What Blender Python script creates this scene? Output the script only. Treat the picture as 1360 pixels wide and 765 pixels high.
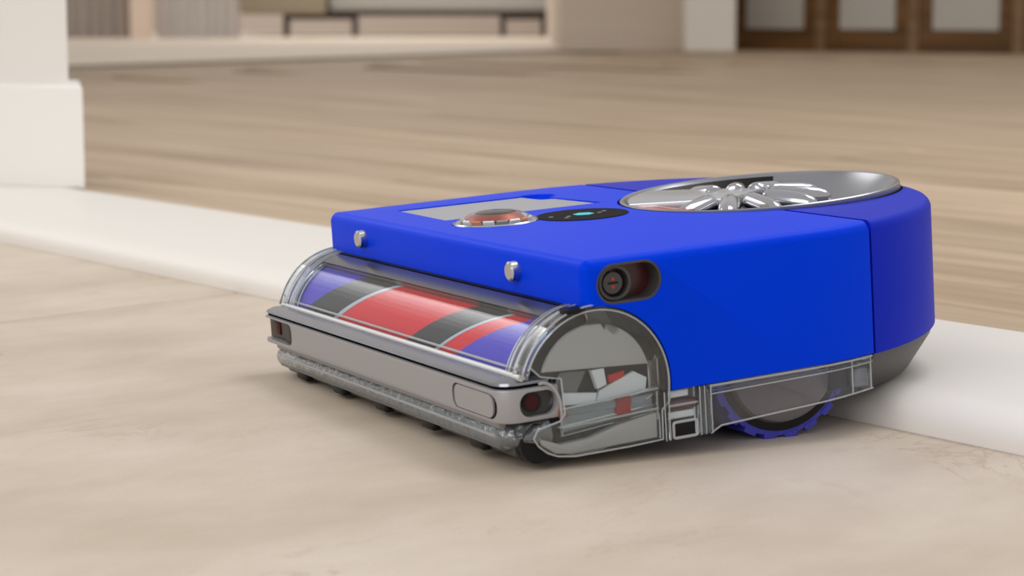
import bpy, bmesh, math, random
from mathutils import Vector, Matrix
random.seed(7)
for o in list(bpy.data.objects): bpy.data.objects.remove(o)
S = bpy.context.scene
COL = S.collection
PI = math.pi

# ------------------------------------------------------------------ camera, world, light
cd = bpy.data.cameras.new('camera'); cam = bpy.data.objects.new('camera', cd); COL.objects.link(cam)
cam.location = (0, 0, 0.2181); cam.rotation_euler = (PI/2 - 0.1311, 0, 0)
cd.sensor_width = 36; cd.lens = 2843.2/1360*36; cd.clip_start = 0.02; cd.clip_end = 100
cd.dof.use_dof = True; cd.dof.focus_distance = 1.15; cd.dof.aperture_fstop = 12.5
S.camera = cam
W = bpy.data.worlds.new('world'); S.world = W; W.use_nodes = True
bg = W.node_tree.nodes['Background']; bg.inputs[0].default_value = (1.0, 0.985, 0.965, 1); bg.inputs[1].default_value = 0.66

def area(name, loc, target, sx, sy, power, color=(1, 1, 1)):
    l = bpy.data.lights.new(name, 'AREA'); l.shape = 'RECTANGLE'; l.size = sx; l.size_y = sy
    l.energy = power; l.color = color
    o = bpy.data.objects.new(name, l); COL.objects.link(o); o.location = loc
    o.rotation_euler = (Vector(target) - Vector(loc)).to_track_quat('-Z', 'Y').to_euler()
    return o
for i in range(10):      # added lamp bands, brighter upwards, shaping the reflection on the brush cover
    zc = 0.44 + 0.2*i
    area('reflection_band', (-2.14, 3.72, zc), (0.2, 3.72, zc), 2.36, 0.2, 0.25 + 6.6*(max(0, i-2)/7)**1.6, (1, 0.99, 0.975))
area('camera_side_fill', (-2.4, -1.7, 2.2), (0, 1.3, 0.1), 3.4, 2.4, 77, (1, 0.985, 0.965))  # added fill lamp behind the camera for the front-facing surfaces
area('overhead_fill', (1.3, 2.2, 2.5), (1.3, 2.2, 0), 1.6, 1.6, 36, (1, 0.985, 0.96))  # added overhead lamp to brighten the planks and threshold at right
area('far_room_fill', (-0.9, 13.6, 2.6), (-0.9, 14.6, 0), 3.0, 2.6, 74, (1, 0.97, 0.93))  # added lamp above the far room to lift its floor, wall and sofa
vs = S.view_settings
vs.view_transform = 'Standard'; vs.look = 'None'; vs.exposure = 0.0; vs.gamma = 1; vs.use_curve_mapping = False

# ------------------------------------------------------------------ materials
def srgb(r, g, b):
    f = lambda c: (c/255/12.92) if c/255 <= 0.04045 else ((c/255 + 0.055)/1.055)**2.4
    return (f(r), f(g), f(b), 1)
MATS = {}
def mat(name, col, rough=0.5, metal=0.0, coat=0.0, noise=0.0, scale=60, spec=0.5, emit=None, bump=0.0, tint=None):
    if name in MATS: return MATS[name]
    m = bpy.data.materials.new(name); m.use_nodes = True; nt = m.node_tree; b = nt.nodes['Principled BSDF']
    b.inputs['Base Color'].default_value = col; b.inputs['Roughness'].default_value = rough
    b.inputs['Metallic'].default_value = metal; b.inputs['Coat Weight'].default_value = coat
    b.inputs['Coat Roughness'].default_value = 0.08
    b.inputs['Specular IOR Level'].default_value = spec
    if tint: b.inputs['Specular Tint'].default_value = tint
    if emit:
        b.inputs['Emission Color'].default_value = emit[0]; b.inputs['Emission Strength'].default_value = emit[1]
    if noise or bump:
        tc = nt.nodes.new('ShaderNodeTexCoord'); n = nt.nodes.new('ShaderNodeTexNoise'); n.inputs['Scale'].default_value = scale
        n.inputs['Detail'].default_value = 4; nt.links.new(tc.outputs['Object'], n.inputs['Vector'])
        if noise:
            mp = nt.nodes.new('ShaderNodeMapRange'); mp.inputs[3].default_value = 1-noise; mp.inputs[4].default_value = 1+noise
            nt.links.new(n.outputs['Fac'], mp.inputs[0])
            mx = nt.nodes.new('ShaderNodeMix'); mx.data_type = 'RGBA'; mx.blend_type = 'MULTIPLY'; mx.inputs[0].default_value = 1
            mx.inputs[6].default_value = col; nt.links.new(mp.outputs[0], mx.inputs[7]); nt.links.new(mx.outputs[2], b.inputs['Base Color'])
        if bump:
            bp = nt.nodes.new('ShaderNodeBump'); bp.inputs['Strength'].default_value = bump; bp.inputs['Distance'].default_value = 0.001
            nt.links.new(n.outputs['Fac'], bp.inputs['Height']); nt.links.new(bp.outputs[0], b.inputs['Normal'])
    MATS[name] = m
    return m

def clear(name, tint=(0.97, 0.985, 1, 1), ior=1.5, rough=0.02, gain=1.0, haze=0.0, hazecol=(0.75, 0.78, 0.8, 1), bump=0):
    """thin clear plastic: transparent sheet with a Fresnel gloss, light passes straight through"""
    m = bpy.data.materials.new(name); m.use_nodes = True; nt = m.node_tree
    nt.nodes.remove(nt.nodes['Principled BSDF']); out = nt.nodes['Material Output']
    tr = nt.nodes.new('ShaderNodeBsdfTransparent'); tr.inputs[0].default_value = tint
    gl = nt.nodes.new('ShaderNodeBsdfGlossy'); gl.inputs['Roughness'].default_value = rough
    fr = nt.nodes.new('ShaderNodeLayerWeight'); fr.inputs[0].default_value = 0.5
    pw = nt.nodes.new('ShaderNodeMath'); pw.operation = 'POWER'; pw.inputs[1].default_value = 5; nt.links.new(fr.outputs['Facing'], pw.inputs[0])
    mm = nt.nodes.new('ShaderNodeMapRange'); f0 = ((ior-1)/(ior+1))**2*gain; mm.inputs[3].default_value = f0; mm.inputs[4].default_value = min(1, 0.9*gain)
    nt.links.new(pw.outputs[0], mm.inputs[0])
    mx = nt.nodes.new('ShaderNodeMixShader'); nt.links.new(mm.outputs[0], mx.inputs[0])
    if bump:
        tc = nt.nodes.new('ShaderNodeTexCoord'); nz = nt.nodes.new('ShaderNodeTexNoise'); nz.inputs['Scale'].default_value = 160; nz.inputs['Detail'].default_value = 3
        bp = nt.nodes.new('ShaderNodeBump'); bp.inputs['Strength'].default_value = bump; bp.inputs['Distance'].default_value = 0.004
        nt.links.new(tc.outputs['Object'], nz.inputs['Vector']); nt.links.new(nz.outputs['Fac'], bp.inputs['Height'])
        nt.links.new(bp.outputs[0], gl.inputs['Normal']); nt.links.new(bp.outputs[0], fr.inputs['Normal'])
    last = tr
    if haze:
        df = nt.nodes.new('ShaderNodeBsdfDiffuse'); df.inputs[0].default_value = hazecol
        hm = nt.nodes.new('ShaderNodeMixShader'); hm.inputs[0].default_value = haze
        nt.links.new(tr.outputs[0], hm.inputs[1]); nt.links.new(df.outputs[0], hm.inputs[2]); last = hm
    nt.links.new(last.outputs[0], mx.inputs[1]); nt.links.new(gl.outputs[0], mx.inputs[2]); nt.links.new(mx.outputs[0], out.inputs[0])
    MATS[name] = m
    return m

def solid_glass(name, col=(1, 1, 1, 1), rough=0.03, ior=1.45):
    m = bpy.data.materials.new(name); m.use_nodes = True; b = m.node_tree.nodes['Principled BSDF']
    b.inputs['Base Color'].default_value = col; b.inputs['Roughness'].default_value = rough
    b.inputs['Transmission Weight'].default_value = 1; b.inputs['IOR'].default_value = ior
    MATS[name] = m
    return m

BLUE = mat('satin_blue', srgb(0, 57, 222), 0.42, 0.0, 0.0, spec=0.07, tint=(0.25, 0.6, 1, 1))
BLUE2 = mat('satin_blue_rear_reflect', srgb(14, 38, 184), 0.42, 0.0, spec=0.08, tint=(0.4, 0.45, 1, 1))  # darker violet of the rear's reflections is put into its colour
GREY = mat('bumper_grey', srgb(156, 154, 157), 0.36, 0.25)
LIP = mat('smoky_grey_lip', srgb(86, 86, 88), 0.22, 0.5)
DGREY = mat('dark_grey_plastic', srgb(62, 62, 62), 0.42)
MGREY = mat('mid_grey_plastic', srgb(140, 138, 138), 0.45, 0.1)
BLACK = mat('black_plastic', srgb(18, 17, 18), 0.4, spec=0.2)
MATTE = mat('matte_black', srgb(14, 14, 15), 0.8, spec=0.02)
EDGE_GLINT = clear('bright_edge_glint', tint=(0.8, 0.82, 0.84, 1), rough=0.08, gain=2.5, haze=0.6, hazecol=(0.95, 0.96, 0.97, 1))  # highlight along the cover's front edge, put into a whitened colour
CHROME = mat('brushed_silver', srgb(200, 200, 204), 0.22, 1.0)
SILVER = mat('satin_silver', srgb(190, 191, 196), 0.33, 0.9)
PANEL = mat('silver_panel', srgb(186, 188, 196), 0.38, 0.85)
WHITEP = mat('milky_plastic', srgb(215, 220, 222), 0.35)
RED = mat('red_plastic', srgb(190, 30, 34), 0.3)
DRED = mat('dark_red_lens', srgb(60, 13, 15), 0.4, spec=0.2)
ORANGE = mat('orange_strip', srgb(208, 110, 60), 0.4)
LENS = mat('black_glass', srgb(14, 11, 12), 0.2, spec=0.3)
TREAD = mat('violet_blue_rubber', srgb(56, 56, 170), 0.55)
COPPER = mat('copper_ring', srgb(160, 66, 38), 0.35, 0.5)
TEAL = mat('teal_display', srgb(20, 170, 190), 0.4, emit=(srgb(20, 180, 200), 0.35))
ICON = mat('grey_icon', srgb(120, 122, 124), 0.5)
FELTP = mat('violet_felt', srgb(74, 62, 190), 0.85, noise=0.12, scale=300)
FELTR = mat('red_felt', srgb(214, 22, 34), 0.85, noise=0.10, scale=300)
BRISTLE = mat('black_bristle', srgb(44, 43, 42), 0.7, noise=0.45, scale=420)
PALE = mat('pale_filament', srgb(176, 190, 196), 0.6)
CLEAR = clear('clear_cover', rough=0.012, gain=0.62)
CLEAR2 = clear('clear_cap', tint=(0.93, 0.95, 0.96, 1), gain=1.0, haze=0.012)
CLEARD = clear('clear_skirt', tint=(0.92, 0.93, 0.96, 1), gain=1.0, haze=0.015)
GLASS = solid_glass('solid_clear_plastic', (0.93, 0.96, 0.98, 1))
FROST = clear('cloudy_clear_plastic', tint=(0.75, 0.8, 0.84, 1), rough=0.07, gain=4.0, haze=0.22, hazecol=(0.36, 0.41, 0.45, 1), bump=1.0)
EDGE = clear('clear_edge_highlight', tint=(0.7, 0.73, 0.76, 1), rough=0.06, gain=2.2, haze=0.30, hazecol=(0.9, 0.92, 0.93, 1))

# ------------------------------------------------------------------ mesh helpers (robot parts are written in millimetres)
MM = 0.001
def link(name, bm, m, parent=None, k=MM, smooth=35, loc=None):
    bmesh.ops.recalc_face_normals(bm, faces=bm.faces)
    if k != 1: bmesh.ops.scale(bm, vec=(k, k, k), verts=bm.verts)
    me = bpy.data.meshes.new(name); bm.to_mesh(me); bm.free()
    me.materials.append(m)
    if smooth:
        me.shade_smooth(); me.set_sharp_from_angle(angle=math.radians(smooth))
    o = bpy.data.objects.new(name, me); COL.objects.link(o)
    if parent: o.parent = parent
    if loc: o.location = loc
    return o
def tag(o, label=None, cat=None, group=None, kind=None):
    if label: o['label'] = label
    if cat: o['category'] = cat
    if group: o['group'] = group
    if kind: o['kind'] = kind
    return o
def box(bm, x0, x1, y0, y1, z0, z1, bev=0, seg=2):
    r = bmesh.ops.create_cube(bm, size=1)
    vs_ = r['verts']
    for v in vs_:
        v.co = Vector(((x0+x1)/2 + v.co.x*(x1-x0), (y0+y1)/2 + v.co.y*(y1-y0), (z0+z1)/2 + v.co.z*(z1-z0)))
    if bev:
        es = list({e for v in vs_ for e in v.link_edges})
        bmesh.ops.bevel(bm, geom=es, offset=bev, segments=seg, profile=0.5, affect='EDGES')
    return bm
def prism(bm, pts, axis, a, b, bev=0, seg=2, which='all'):
    """extrude a closed polygon along an axis from a to b; pts are the two other coordinates in x,y,z order"""
    def mk(p, t):
        return {'x': (t, p[0], p[1]), 'y': (p[0], t, p[1]), 'z': (p[0], p[1], t)}[axis]
    A = [bm.verts.new(mk(p, a)) for p in pts]; B = [bm.verts.new(mk(p, b)) for p in pts]
    n = len(pts)
    fa = bm.faces.new(A); fb = bm.faces.new(B[::-1])
    for i in range(n): bm.faces.new((A[i], A[(i+1) % n], B[(i+1) % n], B[i]))
    bmesh.ops.recalc_face_normals(bm, faces=bm.faces)
    if bev:
        es = []
        if which in ('all', 'b'): es += list(fb.edges)
        if which in ('all', 'a'): es += list(fa.edges)
        bmesh.ops.bevel(bm, geom=es, offset=bev, segments=seg, profile=0.5, affect='EDGES')
    return bm
def cyl(bm, p, q, r0, r1=None, n=24, caps=True):
    p, q = Vector(p), Vector(q); d = q-p; r1 = r0 if r1 is None else r1
    M = Matrix.Translation((p+q)/2) @ d.to_track_quat('Z', 'Y').to_matrix().to_4x4()
    bmesh.ops.create_cone(bm, cap_ends=caps, segments=n, radius1=r0, radius2=r1, depth=d.length, matrix=M)
    return bm
def tube(bm, pts, r, n=8, closed=False, flat=None):
    """round tube along a path"""
    P = [Vector(p) for p in pts]; rings = []; m = len(P)
    for i, p in enumerate(P):
        a = P[i-1] if (i or closed) else P[i]; b = P[(i+1) % m] if (i < m-1 or closed) else P[i]
        t = (b-a).normalized(); u = t.orthogonal().normalized() if not rings else None
        if rings: u = (lastu - t*lastu.dot(t)).normalized()
        lastu = u; v = t.cross(u)
        rings.append([bm.verts.new(p + (u*math.cos(2*PI*k/n) + v*math.sin(2*PI*k/n))*r) for k in range(n)])
    for i in range(m-1 if not closed else m):
        A, B = rings[i], rings[(i+1) % m]
        for k in range(n): bm.faces.new((A[k], A[(k+1) % n], B[(k+1) % n], B[k]))
    if not closed:
        bm.faces.new(rings[0][::-1]); bm.faces.new(rings[-1])
    return bm
def lathe(bm, prof, c=(0, 0, 0), n=64, a0=0, a1=2*PI):
    full = abs(a1-a0-2*PI) < 1e-6; N = n if full else n+1
    cols = []
    for i in range(N):
        a = a0 + (a1-a0)*i/n
        cols.append([bm.verts.new((c[0]+r*math.cos(a), c[1]+r*math.sin(a), c[2]+z)) for r, z in prof])
    for i in range(n):
        A, B = cols[i], cols[(i+1) % N]
        for k in range(len(prof)-1):
            if prof[k][0] == 0 and prof[k+1][0] == 0: continue
            bm.faces.new((A[k], B[k], B[k+1], A[k+1]))
    bmesh.ops.remove_doubles(bm, verts=bm.verts, dist=1e-4)
    return bm
def rrect(w, h, r, n=6, c=(0, 0)):
    pts = []
    for sx, sy, a in ((1, 1, 0), (-1, 1, PI/2), (-1, -1, PI), (1, -1, 1.5*PI)):
        for i in range(n+1):
            t = a + PI/2*i/n; pts.append((c[0]+sx*(w/2-r)+r*math.cos(t), c[1]+sy*(h/2-r)+r*math.sin(t)))
    return pts
def ring_prism(bm, outer, inner, axis, a, b):
    def mk(p, t): return {'x': (t, p[0], p[1]), 'y': (p[0], t, p[1]), 'z': (p[0], p[1], t)}[axis]
    n = len(outer)
    V = [[bm.verts.new(mk(p, t)) for p in poly] for poly, t in ((outer, a), (outer, b), (inner, b), (inner, a))]
    for k in range(4):
        A, B = V[k], V[(k+1) % 4]
        for i in range(n): bm.faces.new((A[i], A[(i+1) % n], B[(i+1) % n], B[i]))
    return bm
def arc_sheet(bm, cy, cz, r, t, a0, a1, x0, x1, n=28):
    """curved sheet with thickness; angle measured from straight ahead (-y) upwards"""
    rows = []
    for i in range(n+1):
        a = a0 + (a1-a0)*i/n; c, s = -math.cos(a), math.sin(a)
        rows.append([bm.verts.new((x, cy+c*rr, cz+s*rr)) for x, rr in ((x0, r), (x1, r), (x1, r-t), (x0, r-t))])
    for A, B in zip(rows, rows[1:]):
        for k in range(4): bm.faces.new((A[k], A[(k+1) % 4], B[(k+1) % 4], B[k]))
    bm.faces.new(rows[0]); bm.faces.new(rows[-1][::-1])
    return bm
def B(): return bmesh.new()
def cut(o, cutters, smooth=35):
    for c in cutters: bmesh.ops.remove_doubles(c, verts=c.verts, dist=1e-4)
    """subtract shapes (bmeshes in mm) from an object for good"""
    tmp = []
    for c in cutters:
        t = link('cutter', c, BLACK, None, MM, 0); tmp.append(t)
        md = o.modifiers.new('cut', 'BOOLEAN'); md.operation = 'DIFFERENCE'; md.solver = 'EXACT'; md.object = t
    par = o.parent; o.parent = None
    bpy.context.view_layer.update()
    dg = bpy.context.evaluated_depsgraph_get()
    me = bpy.data.meshes.new_from_object(o.evaluated_get(dg))
    o.modifiers.clear(); old = o.data; o.data = me; me.name = o.name; bpy.data.meshes.remove(old)
    o.parent = par
    for t in tmp:
        d = t.data; bpy.data.objects.remove(t); bpy.data.meshes.remove(d)
    me.materials.clear() if len(me.materials) > 1 else None
    if len(me.materials) == 0: me.materials.append(o['_m'])
    me.shade_smooth(); me.set_sharp_from_angle(angle=math.radians(smooth))
    return o
def rad(a): return math.radians(a)
def M1(name, fn, m, parent, smooth=35, **kw):
    bm = B(); fn(bm); return link(name, bm, m, parent, MM, smooth)

# ------------------------------------------------------------------ setting materials
def tile_mat():
    m = bpy.data.materials.new('beige_stone_tile'); m.use_nodes = True; nt = m.node_tree; b = nt.nodes['Principled BSDF']; L = nt.links.new
    tc = nt.nodes.new('ShaderNodeTexCoord'); mp = nt.nodes.new('ShaderNodeMapping'); L(tc.outputs['Object'], mp.inputs[0])
    mp.inputs['Rotation'].default_value = (0, 0, 0.15); mp.inputs['Scale'].default_value = (1, 1.7, 1)
    n1 = nt.nodes.new('ShaderNodeTexNoise'); n1.inputs['Scale'].default_value = 4.5; n1.inputs['Detail'].default_value = 5; n1.inputs['Roughness'].default_value = 0.6
    n2 = nt.nodes.new('ShaderNodeTexNoise'); n2.inputs['Scale'].default_value = 5.0; n2.inputs['Detail'].default_value = 9; n2.inputs['Roughness'].default_value = 0.62; n2.inputs['Distortion'].default_value = 0.7
    n3 = nt.nodes.new('ShaderNodeTexNoise'); n3.inputs['Scale'].default_value = 420; n3.inputs['Detail'].default_value = 2
    n4 = nt.nodes.new('ShaderNodeTexNoise'); n4.inputs['Scale'].default_value = 3.4; n4.inputs['Detail'].default_value = 2
    for n in (n1, n2, n3, n4): L(mp.outputs[0], n.inputs['Vector'])
    cr = nt.nodes.new('ShaderNodeValToRGB'); e = cr.color_ramp.elements
    e[0].position = 0.34; e[0].color = srgb(185, 169, 151); e[1].position = 0.66; e[1].color = srgb(207, 194, 179); L(n1.outputs['Fac'], cr.inputs[0])
    # thin veins where the second noise crosses its middle
    s = nt.nodes.new('ShaderNodeMath'); s.operation = 'SUBTRACT'; s.inputs[1].default_value = 0.5; L(n2.outputs['Fac'], s.inputs[0])
    a = nt.nodes.new('ShaderNodeMath'); a.operation = 'ABSOLUTE'; L(s.outputs[0], a.inputs[0])
    v = nt.nodes.new('ShaderNodeMapRange'); v.inputs[1].default_value = 0.0; v.inputs[2].default_value = 0.012; v.inputs[3].default_value = 1; v.inputs[4].default_value = 0; L(a.outputs[0], v.inputs[0])
    g = nt.nodes.new('ShaderNodeMapRange'); g.inputs[1].default_value = 0.50; g.inputs[2].default_value = 0.68; g.inputs[3].default_value = 0; g.inputs[4].default_value = 0.42; L(n4.outputs['Fac'], g.inputs[0])
    vm = nt.nodes.new('ShaderNodeMath'); vm.operation = 'MULTIPLY'; L(v.outputs[0], vm.inputs[0]); L(g.outputs[0], vm.inputs[1])
    mx = nt.nodes.new('ShaderNodeMix'); mx.data_type = 'RGBA'; L(vm.outputs[0], mx.inputs[0]); L(cr.outputs[0], mx.inputs[6]); mx.inputs[7].default_value = srgb(160, 132, 110)
    f = nt.nodes.new('ShaderNodeMapRange'); f.inputs[3].default_value = 0.93; f.inputs[4].default_value = 1.07; L(n3.outputs['Fac'], f.inputs[0])
    m2 = nt.nodes.new('ShaderNodeMix'); m2.data_type = 'RGBA'; m2.blend_type = 'MULTIPLY'; m2.inputs[0].default_value = 1; L(mx.outputs[2], m2.inputs[6]); L(f.outputs[0], m2.inputs[7])
    L(m2.outputs[2], b.inputs['Base Color']); b.inputs['Roughness'].default_value = 0.55; b.inputs['Specular IOR Level'].default_value = 0.3
    return m
def wood_mat(name, c0, c1, c2, planks=False):
    m = bpy.data.materials.new(name); m.use_nodes = True; nt = m.node_tree; b = nt.nodes['Principled BSDF']; L = nt.links.new
    tc = nt.nodes.new('ShaderNodeTexCoord'); oi = nt.nodes.new('ShaderNodeObjectInfo')
    ad = nt.nodes.new('ShaderNodeVectorMath'); ad.operation = 'ADD'; L(tc.outputs['Object'], ad.inputs[0])
    sc = nt.nodes.new('ShaderNodeMath'); sc.operation = 'MULTIPLY'; sc.inputs[1].default_value = 37; L(oi.outputs['Random'], sc.inputs[0]); L(sc.outputs[0], ad.inputs[1])
    mp = nt.nodes.new('ShaderNodeMapping'); mp.inputs['Scale'].default_value = (0.55, 9, 9); L(ad.outputs[0], mp.inputs[0])
    n1 = nt.nodes.new('ShaderNodeTexNoise'); n1.inputs['Scale'].default_value = 2.2; n1.inputs['Detail'].default_value = 5; n1.inputs['Distortion'].default_value = 0.5; L(mp.outputs[0], n1.inputs['Vector'])
    mp2 = nt.nodes.new('ShaderNodeMapping'); mp2.inputs['Scale'].default_value = (3, 120, 120); L(ad.outputs[0], mp2.inputs[0])
    n2 = nt.nodes.new('ShaderNodeTexNoise'); n2.inputs['Scale'].default_value = 2; n2.inputs['Detail'].default_value = 3; L(mp2.outputs[0], n2.inputs['Vector'])
    cr = nt.nodes.new('ShaderNodeValToRGB'); e = cr.color_ramp.elements
    e[0].position = 0.30; e[0].color = c0; e[1].position = 0.72; e[1].color = c2; k = e.new(0.5); k.color = c1
    L(n1.outputs['Fac'], cr.inputs[0])
    f = nt.nodes.new('ShaderNodeMapRange'); f.inputs[3].default_value = 0.9; f.inputs[4].default_value = 1.08; L(n2.outputs['Fac'], f.inputs[0])
    r = nt.nodes.new('ShaderNodeMapRange'); r.inputs[3].default_value = 0.93; r.inputs[4].default_value = 1.06; L(oi.outputs['Random'], r.inputs[0])
    fm = nt.nodes.new('ShaderNodeMath'); fm.operation = 'MULTIPLY'; L(f.outputs[0], fm.inputs[0]); L(r.outputs[0], fm.inputs[1])
    m2 = nt.nodes.new('ShaderNodeMix'); m2.data_type = 'RGBA'; m2.blend_type = 'MULTIPLY'; m2.inputs[0].default_value = 1; L(cr.outputs[0], m2.inputs[6]); L(fm.outputs[0], m2.inputs[7])
    L(m2.outputs[2], b.inputs['Base Color']); b.inputs['Roughness'].default_value = 0.5; b.inputs['Specular IOR Level'].default_value = 0.35
    return m
TILE = tile_mat()
GROUT = mat('grout', srgb(138, 120, 102), 0.9)
WOOD = wood_mat('oak_plank', srgb(148, 124, 99), srgb(173, 150, 124), srgb(194, 172, 147))
CABW = wood_mat('brown_cabinet_wood', srgb(88, 58, 26), srgb(104, 72, 36), srgb(122, 86, 48))
POSTW = wood_mat('tan_cabinet_post', srgb(122, 92, 62), srgb(132, 102, 74), srgb(140, 112, 84))
STONE = mat('white_threshold_stone', srgb(226, 221, 215), 0.5, noise=0.015, scale=14, spec=0.3)
PAINT = mat('white_skirting_paint', srgb(238, 236, 232), 0.45, spec=0.3)
WALLW = mat('off_white_wall', srgb(229, 225, 221), 0.7, spec=0.2)
WALLB = mat('taupe_wall', srgb(196, 184, 174), 0.8, spec=0.2)
BEIGE = mat('beige_wall', srgb(203, 188, 172), 0.8, spec=0.2)
PILW = mat('pale_pilaster', srgb(226, 220, 210), 0.7, spec=0.2)
PALEF = mat('pale_stone_floor', srgb(222, 208, 192), 0.5, noise=0.02, scale=3, spec=0.3)

# ------------------------------------------------------------------ setting: tile floor, stone threshold, plank floor, walls
U = Vector((0.6068, -0.7948, 0)); N = Vector((0.7948, 0.6068, 0))       # along and across the threshold
T0 = Vector((-0.476, 1.978, 0))                                         # a point on its front edge
TH = 0.019                                                              # its height
th_ang = math.atan2(U.y, U.x)

bm = B(); box(bm, -3, 4, -3, 3.2, -0.06, -0.0022)
floor = tag(link('floor', bm, GROUT, None, 1, 0), 'warm beige stone tile floor in front of the threshold', 'floor', kind='structure')
E1 = Vector((0.676, 0.737, 0)).normalized(); E2 = Vector((0.737, -0.676, 0)).normalized()
J0 = Vector((-0.355, 1.468, 0)); TS = 1.2
tile_me = None
for i in range(-3, 2):
    for j in range(-2, 3):
        c = J0 + E1*(TS*(i+0.5)+0.31) + E2*(TS*(j+0.5))
        # keep only tiles wholly or partly on the camera's side of the threshold
        if (c - T0).dot(N) > 0.75 or abs(c.x) > 3.0 or c.y < -1.6: continue
        if tile_me is None:
            bm = B(); box(bm, -TS/2+0.0022, TS/2-0.0022, -TS/2+0.0022, TS/2-0.0022, -0.014, 0, 0.0012, 1)
            o = link('tile', bm, TILE, floor, 1, 0); tile_me = o.data
        else:
            o = bpy.data.objects.new('tile', tile_me); COL.objects.link(o); o.parent = floor
        o.location = c; o.rotation_euler = (0, 0, math.atan2(E1.y, E1.x))

def strip(name, prof, length0, length1, m, smooth=40):
    """profile (distance behind the threshold front, height) extruded along the threshold"""
    bm = B(); A = []; Bv = []
    for s_, z in prof:
        A.append(bm.verts.new((length0, s_, z))); Bv.append(bm.verts.new((length1, s_, z)))
    n = len(prof)
    bm.faces.new(A); bm.faces.new(Bv[::-1])
    for i in range(n): bm.faces.new((A[i], A[(i+1) % n], Bv[(i+1) % n], Bv[i]))
    o = link(name, bm, m, None, 1, smooth)
    o.location = T0; o.rotation_euler = (0, 0, th_ang)
    return o
prof = [(0, -0.02), (0, 0.004)] + [(0.026*(1-math.cos(t)), 0.004 + 0.015*math.sin(t)) for t in [PI/2*i/10 for i in range(1, 11)]]
prof += [(0.218, TH), (0.2215, TH-0.0015), (0.222, TH-0.004), (0.222, -0.02)]
thr = tag(strip('trim_1', prof, -2.7, 2.6, STONE), 'wide white stone threshold strip with rounded front edge crossing the floor', 'threshold', kind='structure')

# plank floor behind the threshold: near rows piece by piece, far floor as one slab
bm = B(); box(bm, -9, 13, 0.222, 20, -0.06, 0.004)
hall = link('floor_hall', bm, WOOD, None, 1, 0); hall.location = T0; hall.rotation_euler = (0, 0, th_ang)
tag(hall, 'light brown oak plank floor running back from the threshold', 'floor', kind='structure')
PW = 0.19; HZ = 0.012
plank_me = {}
def plank(row, x0, ln, far=False):
    w = PW
    key = round(ln, 2)
    if key not in plank_me:
        bm = B(); box(bm, 0.0008, ln-0.0008, 0.0006, w-0.0006, -0.008, 0, 0.0012, 1)
        o = link('plank', bm, WOOD, hall, 1, 0); plank_me[key] = o.data
    else:
        o = bpy.data.objects.new('plank', plank_me[key]); COL.objects.link(o); o.parent = hall
    o.location = (x0, 0.2228 + row*PW, HZ)
    return o
for row in range(28):
    x = -3.4 - random.random()*1.8 + row*0.02
    while x < 4.2:
        ln = random.choice((1.6, 1.9, 2.2)); plank(row, x, ln); x += ln
s0 = 0.2228 + 28*PW
bm = B(); box(bm, -9, 13, s0, 20, 0.004, HZ)
o = link('far_boards', bm, WOOD, hall, 1, 0); tag(o, kind='stuff')

# pale stone floor of the room beyond
bm = B(); prism(bm, [(-3.4, 4.62), (0.26, 10.05), (0.26, 17), (-8, 17), (-8, 4.62)], 'z', HZ-0.002, HZ+0.006)
tag(link('floor_far', bm, PALEF, None, 1, 0), 'pale stone floor of the room beyond the oak planks', 'floor', kind='structure')

# wall corner standing on the threshold at the left, with skirting
def wall_poly(off):
    p2 = Vector((-0.470, 2.350)); p0 = Vector((-0.655, 2.454)); back = Vector((-0.21, 0.978))
    e = Vector((-0.0225, 0.036))*off
    return [tuple(p0 + Vector((0, 0.024))*off), tuple(p2 + e), tuple(p2 + e + back*(0.2-0.05*off)), tuple(p0 + Vector((-0.02, 0.14-0.02*off)))]
bm = B(); prism(bm, wall_poly(1), 'z', TH, 2.5)
wl = tag(link('wall_left', bm, WALLW, None, 1, 0), 'off-white wall corner standing on the threshold at the left edge', 'wall', kind='structure')
bm = B(); prism(bm, wall_poly(0), 'z', TH, TH+0.112, 0.004, 3, 'b')
tag(link('baseboard_left', bm, PAINT, None, 1, 40), 'tall white skirting board around the wall corner at left', 'skirting board', kind='structure')

# added side wall and window, out of frame, placed for the brush cover's reflection
bm = B()
for a in ((-2.4, -2.15, 1.3, 2.5, 0, 2.7), (-2.4, -2.15, 4.94, 6.5, 0, 2.7), (-2.4, -2.15, 2.5, 4.94, 2.37, 2.7), (-2.4, -2.15, 2.5, 4.94, 0, 0.33)): box(bm, *a)
wf = tag(link('wall_side_added', bm, WALLW, None, 1, 0), 'added white side wall, out of frame, with a tall wide window opening', 'wall', kind='structure')
bm = B()
for y in (2.52, 3.72, 4.92): box(bm, -2.24, -2.16, y-0.02, y+0.02, 0.33, 2.37)
for z in (0.35, 2.35): box(bm, -2.24, -2.16, 2.5, 4.94, z-0.02, z+0.02)
tag(link('reflection_window', bm, PAINT, None, 1, 0), 'added white framed window, out of frame, in the side wall', 'window', kind='structure')

bm = B(); box(bm, -5, 4.5, 16.2, 16.4, 0, 2.7)
tag(link('wall_back', bm, WALLB, None, 1, 0), 'taupe wall at the far end of the room', 'wall', kind='structure')
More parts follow.
